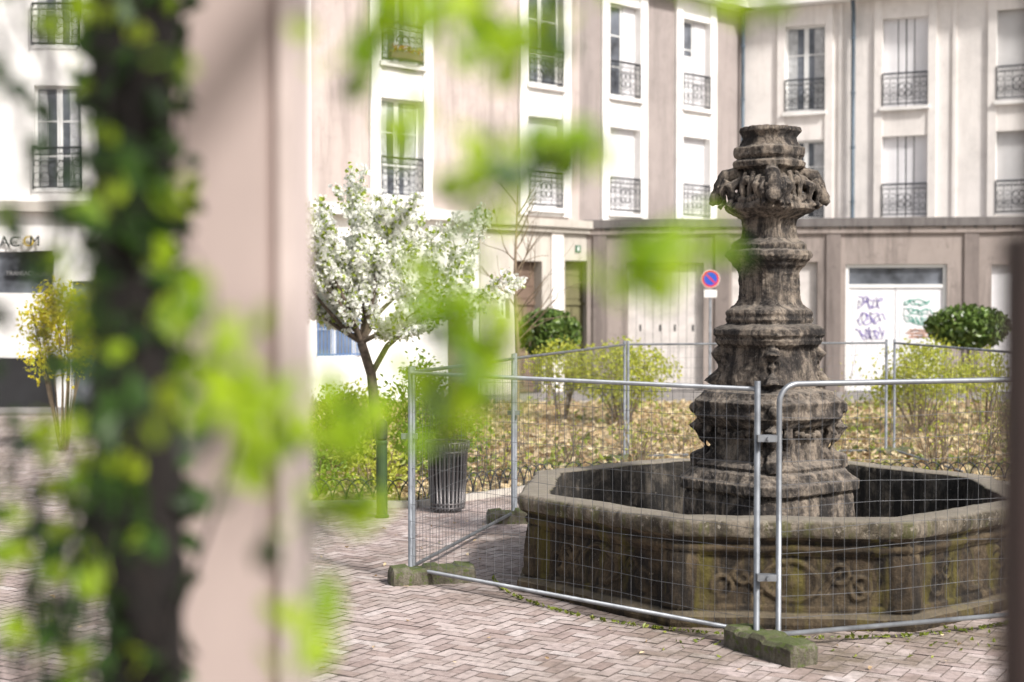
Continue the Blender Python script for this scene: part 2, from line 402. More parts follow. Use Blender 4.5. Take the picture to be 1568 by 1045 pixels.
for u in (.12,3.85):
    dp.tube([fr2(u,.18,5.0),fr2(u,.18,12.3),fr2(u,.32,EV)],.07,8)
    for z in (6,7.8,9.6,11.4): dp.tube([fr2(u,.18,z),fr2(u,.18,z+.06)],.09,8)
dp.build(eR)
eG=empty('garage_building')
O3=(2.3,43.69); P3=(20,43.69-17.7*.1333); fr3,L3=frame(O3,P3)
go=[(1.25,3.55,0,3.9),(4.4,6.95,0,3.9),(7.77,10.72,0,3.82),(12.0,14.8,0,3.8)]
mb=MB('walls',[TAUPE,COPE,PVC,SHUT,PILA])
wall(mb,fr3,L3,0,4.75,go,0,0,.3)
mb.box(fr3,-.1,L3,-.35,.18,4.95,5.2,1); mb.box(fr3,-.1,L3,-.3,.10,4.75,4.945,0)
for k in range(90):
    u=random.uniform(0,L3-.2); h=random.uniform(.02,.22)
    mb.box(fr3,u,u+random.uniform(.03,.12),.1005,.104,4.945-h*.6,4.944,1)
mb.quad(fr3(0,-.35,4.93),fr3(L3,-.35,4.93),fr3(L3,-9,4.93),fr3(0,-9,4.93),1)
for x in (.2,3.9,7.2,11.2): mb.box(fr3,x,x+.42,0,.07,0,4.745,4)
mb.build(eG)
wm=MB('garage_doors',WM+[M_simple('door_beige',(.60,.56,.535),.6,0,.18,2,.1)])
def planks(a,b_,z1,mi,n,w=-.26):
    st=(b_-a)/n
    for k in range(n): wm.box(fr3,a+k*st+.006,a+(k+1)*st-.006,w,w+.05+.006*(k%2),0.02,z1,mi)
    wm.quad(fr3(a,w,0),fr3(b_,w,0),fr3(b_,w,z1),fr3(a,w,z1),4)
planks(1.25,3.55,3.9,8,9)
for u in (1.6,2.2,2.65,3.2): wm.box(fr3,u,u+.06,-.203,-.2,1.8,2.0,4)
planks(4.4,6.95,3.9,8,4)
a,b_=7.77,10.72; m=(a+b_)/2
wm.quad(fr3(a,-.28,0),fr3(b_,-.28,0),fr3(b_,-.28,3.82),fr3(a,-.28,3.82),4)
wm.box(fr3,a,a+.1,-.25,-.1,0,3.82,0); wm.box(fr3,b_-.1,b_,-.25,-.1,0,3.82,0); wm.box(fr3,a+.1,b_-.1,-.25,-.1,3.72,3.82,0); wm.box(fr3,a+.1,b_-.1,-.25,-.1,3.12,3.22,0)
wm.quad(fr3(a,-.2,3.2),fr3(b_,-.2,3.2),fr3(b_,-.2,3.75),fr3(a,-.2,3.75),1)
for x0,x1 in ((a+.1,m-.01),(m+.01,b_-.1)):
    wm.box(fr3,x0,x1,-.25,-.15,.02,3.12,2); wm.box(fr3,x0+.12,x1-.12,-.15,-.135,.2,2.95,2)
planks(12.0,14.8,3.8,2,2)
wm.build(eG)
def scribble(name,u0,u1,z0,z1,col,seed,n=34):
    rr=random.Random(seed); mbx=MB(name,[M_simple(name+'_paint',col,.5,0,.1,2,0)])
    for row in range(3):
        zc=z1-(row+.5)*(z1-z0)/3; x0=rr.uniform(0,.2)*(u1-u0); pts=[]
        for k in range(n):
            t=k/(n-1); pts.append(fr3(u0+x0+(u1-u0-x0*1.5)*t+.13*math.sin(t*31+row*2),-.128,zc+(z1-z0)/6.0*math.sin(t*(22+5*row)+rr.random()*2.2)*rr.uniform(.5,1)))
        mbx.tube(pts,.013,4,0,False)
    mbx.build(eG)
scribble('graffiti_purple',8.15,8.85,1.5,2.9,(.20,.15,.45),1)
scribble('graffiti_green',9.45,10.25,2.0,2.8,(.06,.35,.27),4)
scribble('graffiti_orange',9.6,10.2,1.6,1.9,(.7,.35,.2),5,14)
eS=empty('shop_building'); O4=(-19,35.9); P4=(-5.4,36.36); fr4,L4=frame(O4,P4)
mb=MB('walls',[WHITE,GREIGE,DARK])
so=[(6.9,8.1,5.5,8.15),(6.9,8.1,9.12,12.),(10.2,11.5,5.5,8.15),(10.2,11.5,9.12,12.),(4,5.2,5.5,8.15),(4,5.2,9.12,12.),(3.5,7.35,2.9,3.95),(7.8,9.2,0,3.2)]
wall(mb,fr4,L4,0,EV,so,0,0,.2)
mb.box(fr4,0,L4,0,.3,4.95,5.2,1); mb.box(fr4,0,L4,-.3,.5,EV,EV+.4,0); mb.box(fr4,3.2,7.4,.0,.06,.0,1.25,2); mb.quad(fr4(0,.5,EV+.42),fr4(L4,.5,EV+.42),fr4(L4,-6,15.8),fr4(0,-6,15.8),1)
mb.build(eS)
wm=MB('windows',WM); ib=MB('balcony_railings',[IRON])
for o in so[:6]: window(wm,fr4,*o,'curtain'); balcony(ib,fr4,o[0],o[1],o[2]+.02)
for o in so[6:]:
    wm.quad(fr4(o[0],-.15,o[2]),fr4(o[1],-.15,o[2]),fr4(o[1],-.15,o[3]),fr4(o[0],-.15,o[3]),1)
wm.build(eS); ib.build(eS)
for txt,xx,zz,sz,cl in (('AC  M',-12.95,4.08,.38,(.05,.05,.055)),('O',-12.38,4.08,.38,(.6,.42,.02)),('TRANSACTION',-12.85,3.35,.15,(.25,.25,.25))):
    cu=bpy.data.curves.new('sign_letters','FONT'); cu.body=txt; cu.size=sz; cu.extrude=.02
    o=bpy.data.objects.new('sign_letters',cu); COL.objects.link(o); o.location=(xx,36.0 if sz>.3 else 36.15,zz); o.rotation_euler=(math.pi/2,0,0); o.parent=eS
    cu.materials.append(M_simple('letters',cl,.5,0,.05,1,0))
# ------------------------------------------------------------ fountain
FC=(2.42,13.4)
eF=empty('stone_fountain')
def relief(u,z):
    """worn carved panel: oval cartouche flanked by scrolls and a tendril (height 0..1)"""
    h=0
    e=abs(math.hypot(u/.22,z/.15)-1); h=max(h,1-e*5)
    e=math.hypot(u/.09,z/.07); h=max(h,.8-e*.7)
    for s in (-1,1):
        for (cx,cz,r) in ((.38,.06,.075),(.55,-.05,.085)):
            d=math.hypot(u-s*cx,z-cz); h=max(h,1-abs(d-r)/.028); h=max(h,.9-d/.035)
        if .22<abs(u)<.66: h=max(h,.9-abs(z-.09*math.sin(abs(u)*17+.8))/.03)
    return max(0,min(1,h))
def oct_basin():
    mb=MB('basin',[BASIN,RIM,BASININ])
    prof=[(0,2.47,0),(.05,2.49,0),(.10,2.48,0),(.13,2.42,0)]+[(.13+.0155*k,2.405-.00125*k,0) for k in range(1,30)]+[(.60,2.375,0),(.62,2.405,0),(.655,2.415,0),(.67,2.385,0),(.70,2.40,0),(.735,2.455,0),(.76,2.47,1),(.80,2.478,1),(.84,2.475,1),(.868,2.455,1),(.875,2.42,1),(.876,2.34,1),(.876,2.26,1),(.872,2.2,1),(.86,2.175,1),(.80,2.17,2),(.72,2.165,2),(.6,2.16,2),(.4,2.15,2),(.2,2.14,2),(.15,2.13,2),(.15,1.0,2),(.15,.0,2)]
    NS=112; n=8*NS
    for (z,r,mi) in prof:
        for s in range(8):
            a0=math.radians(197+45*s); a1=math.radians(197+45*(s+1))
            for k in range(NS):
                t=k/NS; x=r*((1-t)*math.cos(a0)+t*math.cos(a1)); y=r*((1-t)*math.sin(a0)+t*math.sin(a1))
                p=Vector((FC[0]+x,FC[1]+y,z))
                d=Vector((x,y,0)); 
                if d.length>.1: d.normalize()
                off=0
                if r>2.1:
                    off=noise.fractal(p*2.5,1,2,5)*.022+noise.fractal(p*12,1,2,3)*.008
                    if mi==0 and .15<z<.6:
                        ed=min(t,1-t)*1.87
                        if ed<.15: off+=.03
                        elif .20<ed and .18<z<.57:
                            wear=max(0,min(1,.75+noise.noise(p*3.1)*1.6))
                            u=(t-.5)*1.87+.03*noise.noise(p*4); zz=z-.375+.02*noise.noise(p*5)
                            off+=-.025+.036*relief(u,zz)*wear
                    if mi==1:
                        fx=(t*3)%1
                        if min(fx,1-fx)<.02: off-=.014
                        off+=min(0,noise.noise(p*6)+.1)*.04
                    p+=d*off; p.z+=noise.noise(p*3)*.008
                mb.v.append(tuple(p))
    for j in range(len(prof)-1):
        mi=prof[j+1][2] if prof[j+1][2]!=prof[j][2] else prof[j][2]
        for q in range(n):
            mb.f.append((j*n+q,j*n+(q+1)%n,(j+1)*n+(q+1)%n,(j+1)*n+q)); mb.i.append(mi); mb.sm.append(True if j>2 else False)
    o=mb.build(eF); return o
oct_basin()
def pedestal():
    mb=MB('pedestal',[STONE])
    P=[(.15,.80,5),(.60,.80,5),(.80,.78,5),(.83,.76,5),(.86,.83,5),(.94,.83,5),(.96,.79,5),(1.0,.74,4),(1.03,.72,4),(1.05,.66,4),(1.08,.68,4),(1.11,.64,4),(1.13,.56,5),(1.35,.53,5),(1.42,.55,5),(1.45,.62,4),(1.48,.64,4),(1.53,.69,3.5),(1.60,.665,3.5),(1.67,.69,3.5),(1.71,.63,3.5),(1.76,.60,4),(1.79,.45,4),(1.86,.46,4),(1.97,.43,4),(2.10,.41,5),(2.17,.42,5),(2.20,.48,4),(2.24,.50,4),(2.26,.485,4),(2.29,.52,4),(2.34,.51,4),(2.37,.46,4),(2.39,.38,4),(2.43,.41,4),(2.46,.39,4),(2.49,.405,4),(2.52,.385,4),(2.54,.35,5),(2.57,.315,6),(2.62,.29,7),(2.86,.28,7),(2.91,.30,5),(2.94,.335,4),(2.97,.345,4),(2.99,.375,3),(3.03,.40,3),(3.07,.385,3),(3.085,.34,3),(3.13,.345,3),(3.16,.31,4),(3.19,.265,5),(3.29,.245,5),(3.37,.26,5),(3.40,.31,3),(3.43,.37,3),(3.46,.42,3),(3.50,.405,3),(3.56,.33,3),(3.66,.28,3),(3.76,.25,3),(3.83,.255,3),(3.855,.33,3),(3.90,.34,3),(3.925,.29,3),(3.96,.325,3),(4.03,.325,3),(4.055,.28,3),(4.08,.265,3),(4.13,.245,3),(4.17,.27,3),(4.19,.29,3),(4.225,.275,3)]
    n=96; ph=math.radians(264)
    for z,r,e in P:
        for q in range(n):
            a=2*math.pi*q/n; loc=a+math.pi/4
            rr=(abs(math.cos(loc))**e+abs(math.sin(loc))**e)**(-1/e); rmax=2**(.5-1/e)
            r0=min(rr/rmax,1.0)
            k=r*min(1.0,r0*1.03 if r0<.97 else 1.0)
            mb.v.append((FC[0]+k*math.cos(a+ph),FC[1]+k*math.sin(a+ph),z))
    for j in range(len(P)-1):
        for q in range(n):
            mb.f.append((j*n+q,j*n+(q+1)%n,(j+1)*n+(q+1)%n,(j+1)*n+q)); mb.i.append(0); mb.sm.append(True)
    mb.f.append(tuple(range(n))); mb.f.append(tuple((len(P)-1)*n+q for q in range(n))); mb.i+=[0,0]; mb.sm+=[False,False]
    def pol(r,a,z): return (FC[0]+r*math.cos(a),FC[1]+r*math.sin(a),z)
    def ball(r,a,z,rad):
        prof=[(-rad*math.cos(t),max(.002,rad*math.sin(t))) for t in np.linspace(0,math.pi,9)]
        mb.lathe(pol(r,a,z),prof,12)
    for k in range(4):
        a=ph+k*math.pi/2; am=a+math.pi/4
        mb.tube([pol(.22,a,3.74),pol(.31,a,3.80),pol(.40,a,3.77),pol(.46,a,3.68),pol(.485,a,3.59)],[.05,.065,.075,.065,.055],10)
        ball(.495,a,3.57,.068); mb.tube([pol(.50,a,3.56),pol(.545,a,3.51)],[.045,.032],8)
        for s in (-1,1):
            mb.tube([pol(.475,a+s*.10,3.62),pol(.49,a+s*.15,3.68)],[.026,.010],6)
            mb.tube([pol(.40,a+s*.17,3.72),pol(.455,a+s*.21,3.62),pol(.43,a+s*.17,3.53),pol(.47,a+s*.17,3.48)],[.045,.036,.027,.03],8)
            mb.tube([pol(.28,a+s*.36,3.74),pol(.40,a+s*.36,3.66),pol(.37,a+s*.34,3.55),pol(.42,a+s*.36,3.48)],[.045,.05,.03,.03],8)
            mb.tube([pol(.28,a+s*.62,3.80),pol(.32,a+s*.6,3.70),pol(.33,a+s*.68,3.56)],[.02,.03,.02],8)
        for t in np.linspace(-.40,.40,8): ball(.335,am+t,3.60-.07*math.cos(t*3.4),.032)
        ball(.31,am,3.72,.045)
        mb.tube([pol(.40,a,2.17),pol(.47,a,2.10),pol(.43,a,2.0),pol(.47,a,1.90),pol(.535,a,1.83),pol(.50,a,1.78)],[.06,.07,.045,.055,.08,.05],10)
        for s in (-1,1): mb.tube([pol(.40,a+s*.17,2.16),pol(.42,a+s*.15,2.04),pol(.42,a+s*.16,1.92),pol(.45,a+s*.16,1.82)],[.03,.035,.025,.045],8)
        def rect(r,z0,z1,hw,rad):
            q=[(-hw,z0),(hw,z0),(hw,z1),(-hw,z1),(-hw,z0)]
            pp=[]
            for (x,z) in q: pp.append((FC[0]+r*math.cos(am)-x*math.sin(am),FC[1]+r*math.sin(am)+x*math.cos(am),z))
            for p0,p1 in zip(pp,pp[1:]): mb.tube([p0,p1],rad,6)
        rect(.222,2.62,2.86,.125,.018); rect(.325,1.90,2.12,.17,.024); rect(.425,1.18,1.34,.2,.024); rect(.205,3.22,3.34,.10,.015)
        for t in np.linspace(0,2*math.pi,10)[:-1]: ball(.325 ,am+.17*math.cos(t),2.01+.06*math.sin(t),.026)
        mb.tube([pol(.60,a,1.52),pol(.66,a,1.43),pol(.60,a,1.31),pol(.57,a,1.20),pol(.66,a,1.11),pol(.68,a,1.04)],[.065,.085,.055,.05,.09,.055],10)
        for s in (-1,1):
            mb.tube([pol(.55,a+s*.24,1.47),pol(.59,a+s*.22,1.38),pol(.51,a+s*.24,1.24),pol(.58,a+s*.22,1.10)],[.05,.055,.035,.06],8)
        ball(.68,a,1.60,.055)
        for t in np.linspace(-.5,.5,8): ball(.555,am+t,1.60,.045)
        for t in np.linspace(-.35,.35,6): ball(.50,am+t,1.41-.05*math.cos(t*4),.037)
    for q in range(40):
        a=ph+2*math.pi*q/40
        e=3; loc=2*math.pi*q/40+math.pi/4; rr=(abs(math.cos(loc))**e+abs(math.sin(loc))**e)**(-1/e)/2**(.5-1/e)
        ball(.388*rr,a,3.03,.022)
    o=mb.build(eF)
    r=o.modifiers.new('remesh','REMESH'); r.mode='VOXEL'; r.voxel_size=.008; r.use_smooth_shade=True
    for sc,st in ((.22,.034),(.05,.022)):
        t=bpy.data.textures.new('erosion','CLOUDS'); t.noise_scale=sc; t.noise_depth=5
        d=o.modifiers.new('erosion','DISPLACE'); d.texture=t; d.strength=st; d.mid_level=.5; d.texture_coords='LOCAL'
    return o
pedestal()
# ------------------------------------------------------------ temporary fence
def fence_panel(A,B,rounded=False,dx=.1,h=2.0,lean=0.0):
    e=empty('temporary_fence_panel'); fr,L=frame(A,B); r=.021
    F=lambda u,w,z: fr(u,w-lean*z,z)
    mb=MB('frame_tubes',[GALV]); rc=.14
    if rounded:
        path=[F(.04,0,.05)]+[F(.04+rc-rc*math.cos(t),0,h-rc+rc*math.sin(t)) for t in np.linspace(0,math.pi/2,7)]
        path+=[F(L-.04-rc+rc*math.sin(t),0,h-rc+rc*math.cos(t)) for t in np.linspace(0,math.pi/2,7)]+[F(L-.04,0,.05)]
        mb.tube(path,r,10)
    else:
        mb.tube([F(.03,0,.03),F(.03,0,h)],r*1.1,10); mb.tube([F(L-.03,0,.03),F(L-.03,0,h)],r*1.1,10); mb.tube([F(.03,0,h-.06),F(L-.03,0,h-.06)],r*.85,8)
    mb.tube([F(.03,0,.13),F(L-.03,0,.13)],r*.9,8)
    mb.build(e)
    w=MB('wire_mesh',[WIRE]); n=int(L/dx)
    for k in range(1,n):
        u=L*k/n; b0=.006*math.sin(k*1.7)
        w.tube([F(u,.004,.13),F(u+b0,.012*math.sin(k),1.0),F(u,.004,h-.06)],.0016,4,0,False)
    for z in np.arange(.24,h-.1,.165):
        w.tube([F(u,-.002+.02*math.sin(u*2+z*3),z+.012*math.sin(u*3+z*5)) for u in np.linspace(.03,L-.03,9)],.0018,4,0,False)
    w.build(e); return e
Q=[(-.96,13.13),(1.84,10.50)]
fence_panel(Q[0],Q[1])
fence_panel((1.93,10.44),(5.25,11.60),True,h=1.98)
fence_panel((-.93,13.2),(.02,16.7))
fence_panel((.03,16.8),(1.82,22.9))
fence_panel((1.85,23.0),(6.35,24.0)); fence_panel((6.45,24.0),(6.75,18.2)); fence_panel((6.7,18.1),(5.3,11.65))
cl=MB('fence_clamp',[GALV])
for x,y,z in ((1.885,10.47,1.58),(1.885,10.47,.55),(-.95,13.16,1.35),(.02,16.75,1.3)):
    cl.box(W,x-.075,x+.075,y-.03,y+.03,z-.025,z+.025); cl.tube([(x,y-.06,z),(x,y+.05,z)],.014,6)
cl.build()
def foot(x,y,ang,l=.80,w=.27):
    mb=MB('fence_foot_block',[CONC]); c_,s_=math.cos(ang),math.sin(ang)
    F=lambda u,v_,z:(x+u*c_-v_*s_+.010*noise.noise(Vector((u*9,v_*9,z*9))),y+u*s_+v_*c_,z+.012*noise.noise(Vector((u*7+3,v_*9,z*9))))
    secs=[(-.5,.13,.6),(-.47,.165,.92),(-.3,.17,1),(-.27,.15,1),(-.1,.15,1),(-.07,.17,1),(.07,.17,1),(.1,.15,1),(.27,.15,1),(.3,.17,1),(.47,.165,.92),(.5,.13,.6)]
    for u,h,ws in secs:
        for v_,z in ((-w/2*ws,0),(-w/2*ws,h*.8),(-w/2*ws+.03,h),(w/2*ws-.03,h),(w/2*ws,h*.8),(w/2*ws,0)): mb.v.append(F(u*l,v_,z))
    for j in range(len(secs)-1):
        for q in range(6):
            mb.f.append((j*6+q,j*6+(q+1)%6,(j+1)*6+(q+1)%6,(j+1)*6+q)); mb.i.append(0); mb.sm.append(False)
    for e in (0,len(secs)-1): mb.f.append(tuple(e*6+q for q in range(6))); mb.i.append(0); mb.sm.append(False)
    mb.build()
foot(-.74,13.08,.25); foot(1.88,10.33,-1.05); foot(.10,16.7,.1); foot(1.83,22.95,.6); foot(6.4,24,.2)
# ------------------------------------------------------------ street furniture
e=empty('litter_bin'); x,y=-.80,17.6
BINM=M_simple('bin_steel',(.13,.12,.12),.4,.6,.15,5,0)
mb=MB('slats',[BINM,DARK])
for q in range(26):
    a=2*math.pi*q/26
    pts=[(x+r*math.cos(a),y+r*math.sin(a),z) for z,r in ((.05,.20),(.5,.225),(.72,.235),(.80,.25),(.88,.27))]
    mb.tube(pts,.0165,5)
mb.lathe((x,y,0),[(.04,.19),(.7,.215)],20,1)
mb.build(e); mb=MB('rings',[BINM])
for z,r in ((.07,.205),(.12,.207),(.76,.245),(.875,.268)):
    mb.tube([(x+r*math.cos(t),y+r*math.sin(t),z) for t in np.linspace(0,2*math.pi,29)],.016,6,0,False)
mb.lathe((x,y,.012),[(0,.17),(.04,.17),(.05,.1)],20); mb.build(e)
e=empty('bollard'); mb=MB('post',[M_simple('bollard_green',(.05,.09,.03),.45,.1,.15,4,0),DARK]); x,y=-1.57,17.1
mb.lathe((x,y,.012),[(0,.085),(.03,.085),(.04,.068),(.88,.068),(.9,.074),(.92,.074),(.93,.066)],20,0)
mb.lathe((x,y,.945),[(0,.055),(.02,.07),(.17,.07),(.22,.066),(.25,.03)],20,1); mb.build(e)
e=empty('no_parking_sign'); sx,sy,sz=5.3,38.0,2.55+43*38/2178
mb=MB('pole',[GALV]); mb.tube([(sx,sy+.05,0),(sx,sy+.05,sz+.2)],.035,10); mb.build(e)
RED=M_simple('sign_red',(.62,.03,.03),.4,0,.03,1,0); BL=M_simple('sign_blue',(.02,.08,.5),.4,0,.03,1,0)
mb=MB('disc',[RED,BL,PVC])
def disc(r,yy,mi,n=32):
    k=len(mb.v); mb.v+=[(sx+r*math.cos(2*math.pi*q/n),yy,sz+r*math.sin(2*math.pi*q/n)) for q in range(n)]; mb.f.append(tuple(range(k,k+n))); mb.i.append(mi); mb.sm.append(False)
disc(.25,sy,2); disc(.235,sy-.004,0); disc(.18,sy-.008,1)
mb.quad((sx-.13,sy-.012,sz+.10),(sx-.10,sy-.012,sz+.13),(sx+.13,sy-.012,sz-.10),(sx+.10,sy-.012,sz-.13),0)
mb.box(W,sx-.17,sx+.17,sy-.01,sy+.005,sz-.5,sz-.3,2); mb.build(e)
mb=MB('hoop_edging',[IRON])
def hoops(A,B,st=.17):
    fr,L=frame(A,B); n=int(L/st)
    for k in range(n):
        u=k*st; mb.tube([fr(u+.17-.17*math.cos(t),.0+.01*(k%2),.05+.30*math.sin(t)) for t in np.linspace(0,math.pi,9)],.009,4,0,False)
hoops((-1.2,18.12),(.6,20.12)); hoops((-4.5,18.12),(-1.25,18.12)); hoops((.7,20.12),(9,20.12)); mb.build()
# ------------------------------------------------------------ vegetation
def grow(mb,p,d,l,r,depth,out,spread=.5,up=.15,kids=3,seg=4,wig=.18,mi=0):
    pts=[Vector(p)]; rs=[r]; dd=Vector(d).normalized()
    for k in range(seg):
        dd=(dd+Vector([random.gauss(0,wig) for _ in range(3)])+Vector((0,0,up))).normalized()
        pts.append(pts[-1]+dd*l/seg); rs.append(r*(1-.5*(k+1)/seg))
    mb.tube(pts,rs,6 if r>.02 else 4,mi,False)
    out.append((depth,pts))
    if depth>0:
        for k in range(kids):
            i=random.randint(1,seg); ax=Vector([random.gauss(0,1) for _ in range(3)]).normalized()
            nd=(dd+ax*spread*1.3).normalized()
            grow(mb,pts[i],nd,l*random.uniform(.55,.8),rs[i]*.62,depth-1,out,spread,up,kids,seg,wig,mi)
e=empty('blossoming_pear_tree'); mb=MB('trunk_and_limbs',[BARK]); out=[]
T=[(-1.87,20,0),(-1.86,20,.5),(-1.93,20,1.1),(-1.98,20,1.6),(-2.12,20,2.05)]
mb.tube(T,[.11,.085,.075,.07,.065],10)
mb.tube([(-1.98,20,1.6),(-1.75,19.95,2.0),(-1.35,19.9,2.35)],[.045,.04,.03],8)
for dx_,dy_,dz_,l in ((-.5,.1,1,1.1),(-.2,-.3,1,1.2),(.15,.2,1.1,1.2),(.45,-.1,1,1.15),(.8,.3,.8,1.2),(-.75,-.1,.7,1.0),(0,.5,.9,1.0),(-.9,.3,.4,.8),(.1,-.6,.8,1.0),(.9,-.3,.5,1.1)):
    grow(mb,T[-1],(dx_,dy_,dz_),l,.04,2,out,.6,.14,4)
for dx_,dy_,dz_,l in ((.9,.1,.5,1.1),(.5,.2,.9,1.0),(1,-.2,.15,1.0),(.7,-.1,.0,.8)):
    grow(mb,(-1.35,19.9,2.35),(dx_,dy_,dz_),l,.025,1,out,.5,.12,4)
mb.build(e)
C=[]
for dep,pts in out:
    if dep>1: continue
    for k in range(len(pts)-1):
        for _ in range(3):
            t=random.random(); c_=pts[k].lerp(pts[k+1],t); 
            if random.random()<.14 or c_.z<2.1: continue
            for _ in range(random.randint(12,18)): C.append(c_+Vector([random.gauss(0,.042) for _ in range(3)]))
print('blossoms',len(C))
BLOS=M_leaf('blossom',[(.9,.9,.86),(.92,.92,.89),(.85,.87,.78)],.45,.6); YG=M_leaf('young_leaf',[(.30,.40,.05),(.44,.52,.08),(.20,.30,.03)],.45)
mi=(rng.random(len(C))<.18).astype(int)
leaves('blossoms',C,.068,[BLOS,YG],e,mi,0,.8)
e=empty('bare_young_tree'); mb=MB('branches',[TWIG]); out=[]
mb.tube([(.07,26,0),(.1,26,1.5),(.05,26,3.0),(.1,26,4.8)],[.05,.04,.03,.008],8)
for k in range(13):
    z=1.9+k*.21; grow(mb,(.07,26,z),(random.choice((-1,1))*random.uniform(.5,1),random.uniform(-.6,.6),.9),1.15-.05*k,.014,1,out,.4,.1,4)
mb.build(e)
def shrub(name,x,y,z0,z1,rx,ry,n,size,mat,stems=9,round_=False,trunk=None,bot=None):
    e=empty(name); mb=MB('stems',[TWIG]); zc=(z0+z1)/2; rz=(z1-z0)/2
    if trunk: mb.tube([(x,y,0),(x+.03,y,zc*.6),(x,y,zc)],[trunk,trunk*.8,trunk*.7],8)
    for k in range(stems):
        a=random.uniform(0,6.28); rr=random.uniform(.2,.8)
        p0=(x+(.1 if not trunk else 0)*math.cos(a)*rx,y+.1*math.sin(a)*ry,0.03 if not trunk else zc-rz*.6)
        p2=(x+rr*rx*math.cos(a),y+rr*ry*math.sin(a),zc+random.uniform(-.3,.7)*rz)
        m_=tuple((p0[i]+p2[i])/2+random.gauss(0,.05) for i in range(3)); mb.tube([p0,m_,p2],[.018,.013,.006],5,0,False)
    mb.build(e)
    pts=[]
    cl_=[(random.gauss(0,1),random.gauss(0,1),random.gauss(0,1)) for _ in range(26)]
    cl_=[Vector(c).normalized()*random.uniform(.55,.95) for c in cl_]
    while len(pts)<n:
        c=random.choice(cl_); s=.17 if round_ else .24
        q=c+Vector([random.gauss(0,s) for _ in range(3)])
        if q.length>(1.02 if round_ else 1.25): continue
        pts.append((x+q.x*rx,y+q.y*ry,zc+q.z*rz))
    if round_:
        for _ in range(n//2):
            q=Vector([random.gauss(0,1) for _ in range(3)]).normalized()*random.uniform(.8,1.0); pts.append((x+q.x*rx,y+q.y*ry,zc+q.z*rz))
    leaves('leaves',pts,size,[mat],e); return e
DG=M_leaf('dark_leaf',[(.04,.08,.015),(.08,.14,.025),(.22,.32,.08),(.05,.10,.02)],.2,.3)
LG=M_leaf('lime_leaf',[(.44,.48,.05),(.60,.62,.09),(.30,.36,.05),(.68,.68,.14)],.45)
MG=M_leaf('mid_leaf',[(.16,.28,.03),(.30,.44,.05),(.10,.18,.02),(.42,.55,.07)],.45)
YL=M_leaf('forsythia_flower',[(.78,.68,.03),(.70,.62,.05),(.48,.54,.05)],.4)
shrub('topiary_laurel',10.9,34,1.55,2.6,1.0,.93,1700,.16,DG,6,True,.05)
shrub('topiary_laurel',.93,36,1.25,2.5,.84,.8,1700,.16,DG,6,True,.05)
shrub('yellow_green_shrub',8.05,28,.55,1.85,1.05,.9,3000,.085,LG,18)
shrub('yellow_green_shrub',2.35,30,.55,1.78,1.0,.8,3000,.085,LG,18)
shrub('yellow_green_shrub',1.1,31,.7,1.8,.75,.6,1700,.085,LG,12)
shrub('green_shrub',-1.45,21.5,.1,1.75,.55,.6,1700,.08,MG,12)
shrub('green_shrub',-.9,20.6,.1,1.25,.5,.5,1000,.08,MG,12)
shrub('green_shrub',-2.5,22.5,.1,1.3,.8,.6,1900,.08,LG,12)
shrub('green_shrub',-3.3,20,.05,1.0,.8,.7,1700,.08,MG,12)
shrub('green_shrub',-1.9,19.2,.05,.75,.5,.5,900,.07,LG,10)
shrub('green_shrub',-2.8,18.7,.05,.7,.6,.4,900,.07,MG,10)
shrub('forsythia_bush',-7.9,25,1.2,2.9,.7,.6,2600,.08,YL,14)
shrub('forsythia_bush',-6.9,27,1.2,2.6,.6,.6,1600,.08,YL,10)
shrub('yellow_green_shrub',10.0,30,.6,1.6,.6,.6,900,.09,LG,10)
for (x,y,h,n) in ((1.9,21.6,1.0,12),(.9,22,1.0,10),(4.9,22.2,.9,9),(6.4,21.5,1.2,16),(7.3,22,1.1,14),(5.6,26,1.6,12),(3.0,24.5,.8,8),(-.4,20.6,.8,9),(8.6,24,1.2,14),(7.9,21.2,.9,12),(.2,24,.7,8),(6.9,25.5,.9,10),(9.3,22.6,1.0,10)):
    mb=MB('bare_shrub',[TWIG]); out=[]
    for k in range(n):
        grow(mb,(x+random.gauss(0,.12),y+random.gauss(0,.12),.03),(random.gauss(0,.35),random.gauss(0,.35),1),h*random.uniform(.5,.9),.009,1,out,.4,.05,3,4,.12)
    o=mb.build()
    C=[p+Vector([random.gauss(0,.03) for _ in range(3)]) for d_,pp in out for p in pp[1:] if random.random()<.4]
    if C: leaves('buds',C,.055,[LG],o)
# ------------------------------------------------------------ foreground terrace, column, climbers
TER=M_simple('terrace_stone',(.4,.36,.32),.9,0,.2,2,.3)
mb=MB('raised_terrace',[TER]); mb.box(W,-6,6,-8,3.1,0,.95); mb.build()
COLM=M_stucco('column_render',(.47,.375,.345),(.34,.275,.25),.35)
COLE=M_simple('column_edge',(.60,.50,.465),.8,0,.1,3,.1)
e=empty('pergola_column'); mb=MB('shaft',[COLM,COLE])
mb.box(W,-.617,-.44,2.55,2.80,.95,3.5,0); mb.box(W,-.44,-.42,2.575,2.78,.95,3.5,0); mb.box(W,-.42,-.393,2.555,2.79,.95,3.5,1)
mb.box(W,-.65,-.36,2.5,2.85,.95,1.1,0); mb.box(W,-.65,-.36,2.5,2.85,3.38,3.5,0); mb.build(e)
POSTM=M_simple('rusty_brown',(.045,.022,.019),.7,0,.25,10,.2)
e=empty('timber_post'); mb=MB('shaft',[POSTM])
mb.box(W,.541,.64,1.48,1.58,.95,2.63); mb.box(W,.565,.64,1.485,1.575,2.63,3.5); mb.build(e)
mb=MB('pergola_beam',[POSTM]); mb.box(W,-1.2,.9,1.5,1.6,3.5,3.6); mb.box(W,-1.2,.9,2.6,2.7,3.5,3.6)
for k in range(4): mb.box(W,-1.1+k*.54,-1.05+k*.54,1.3,2.9,3.605,3.68)
mb.build()
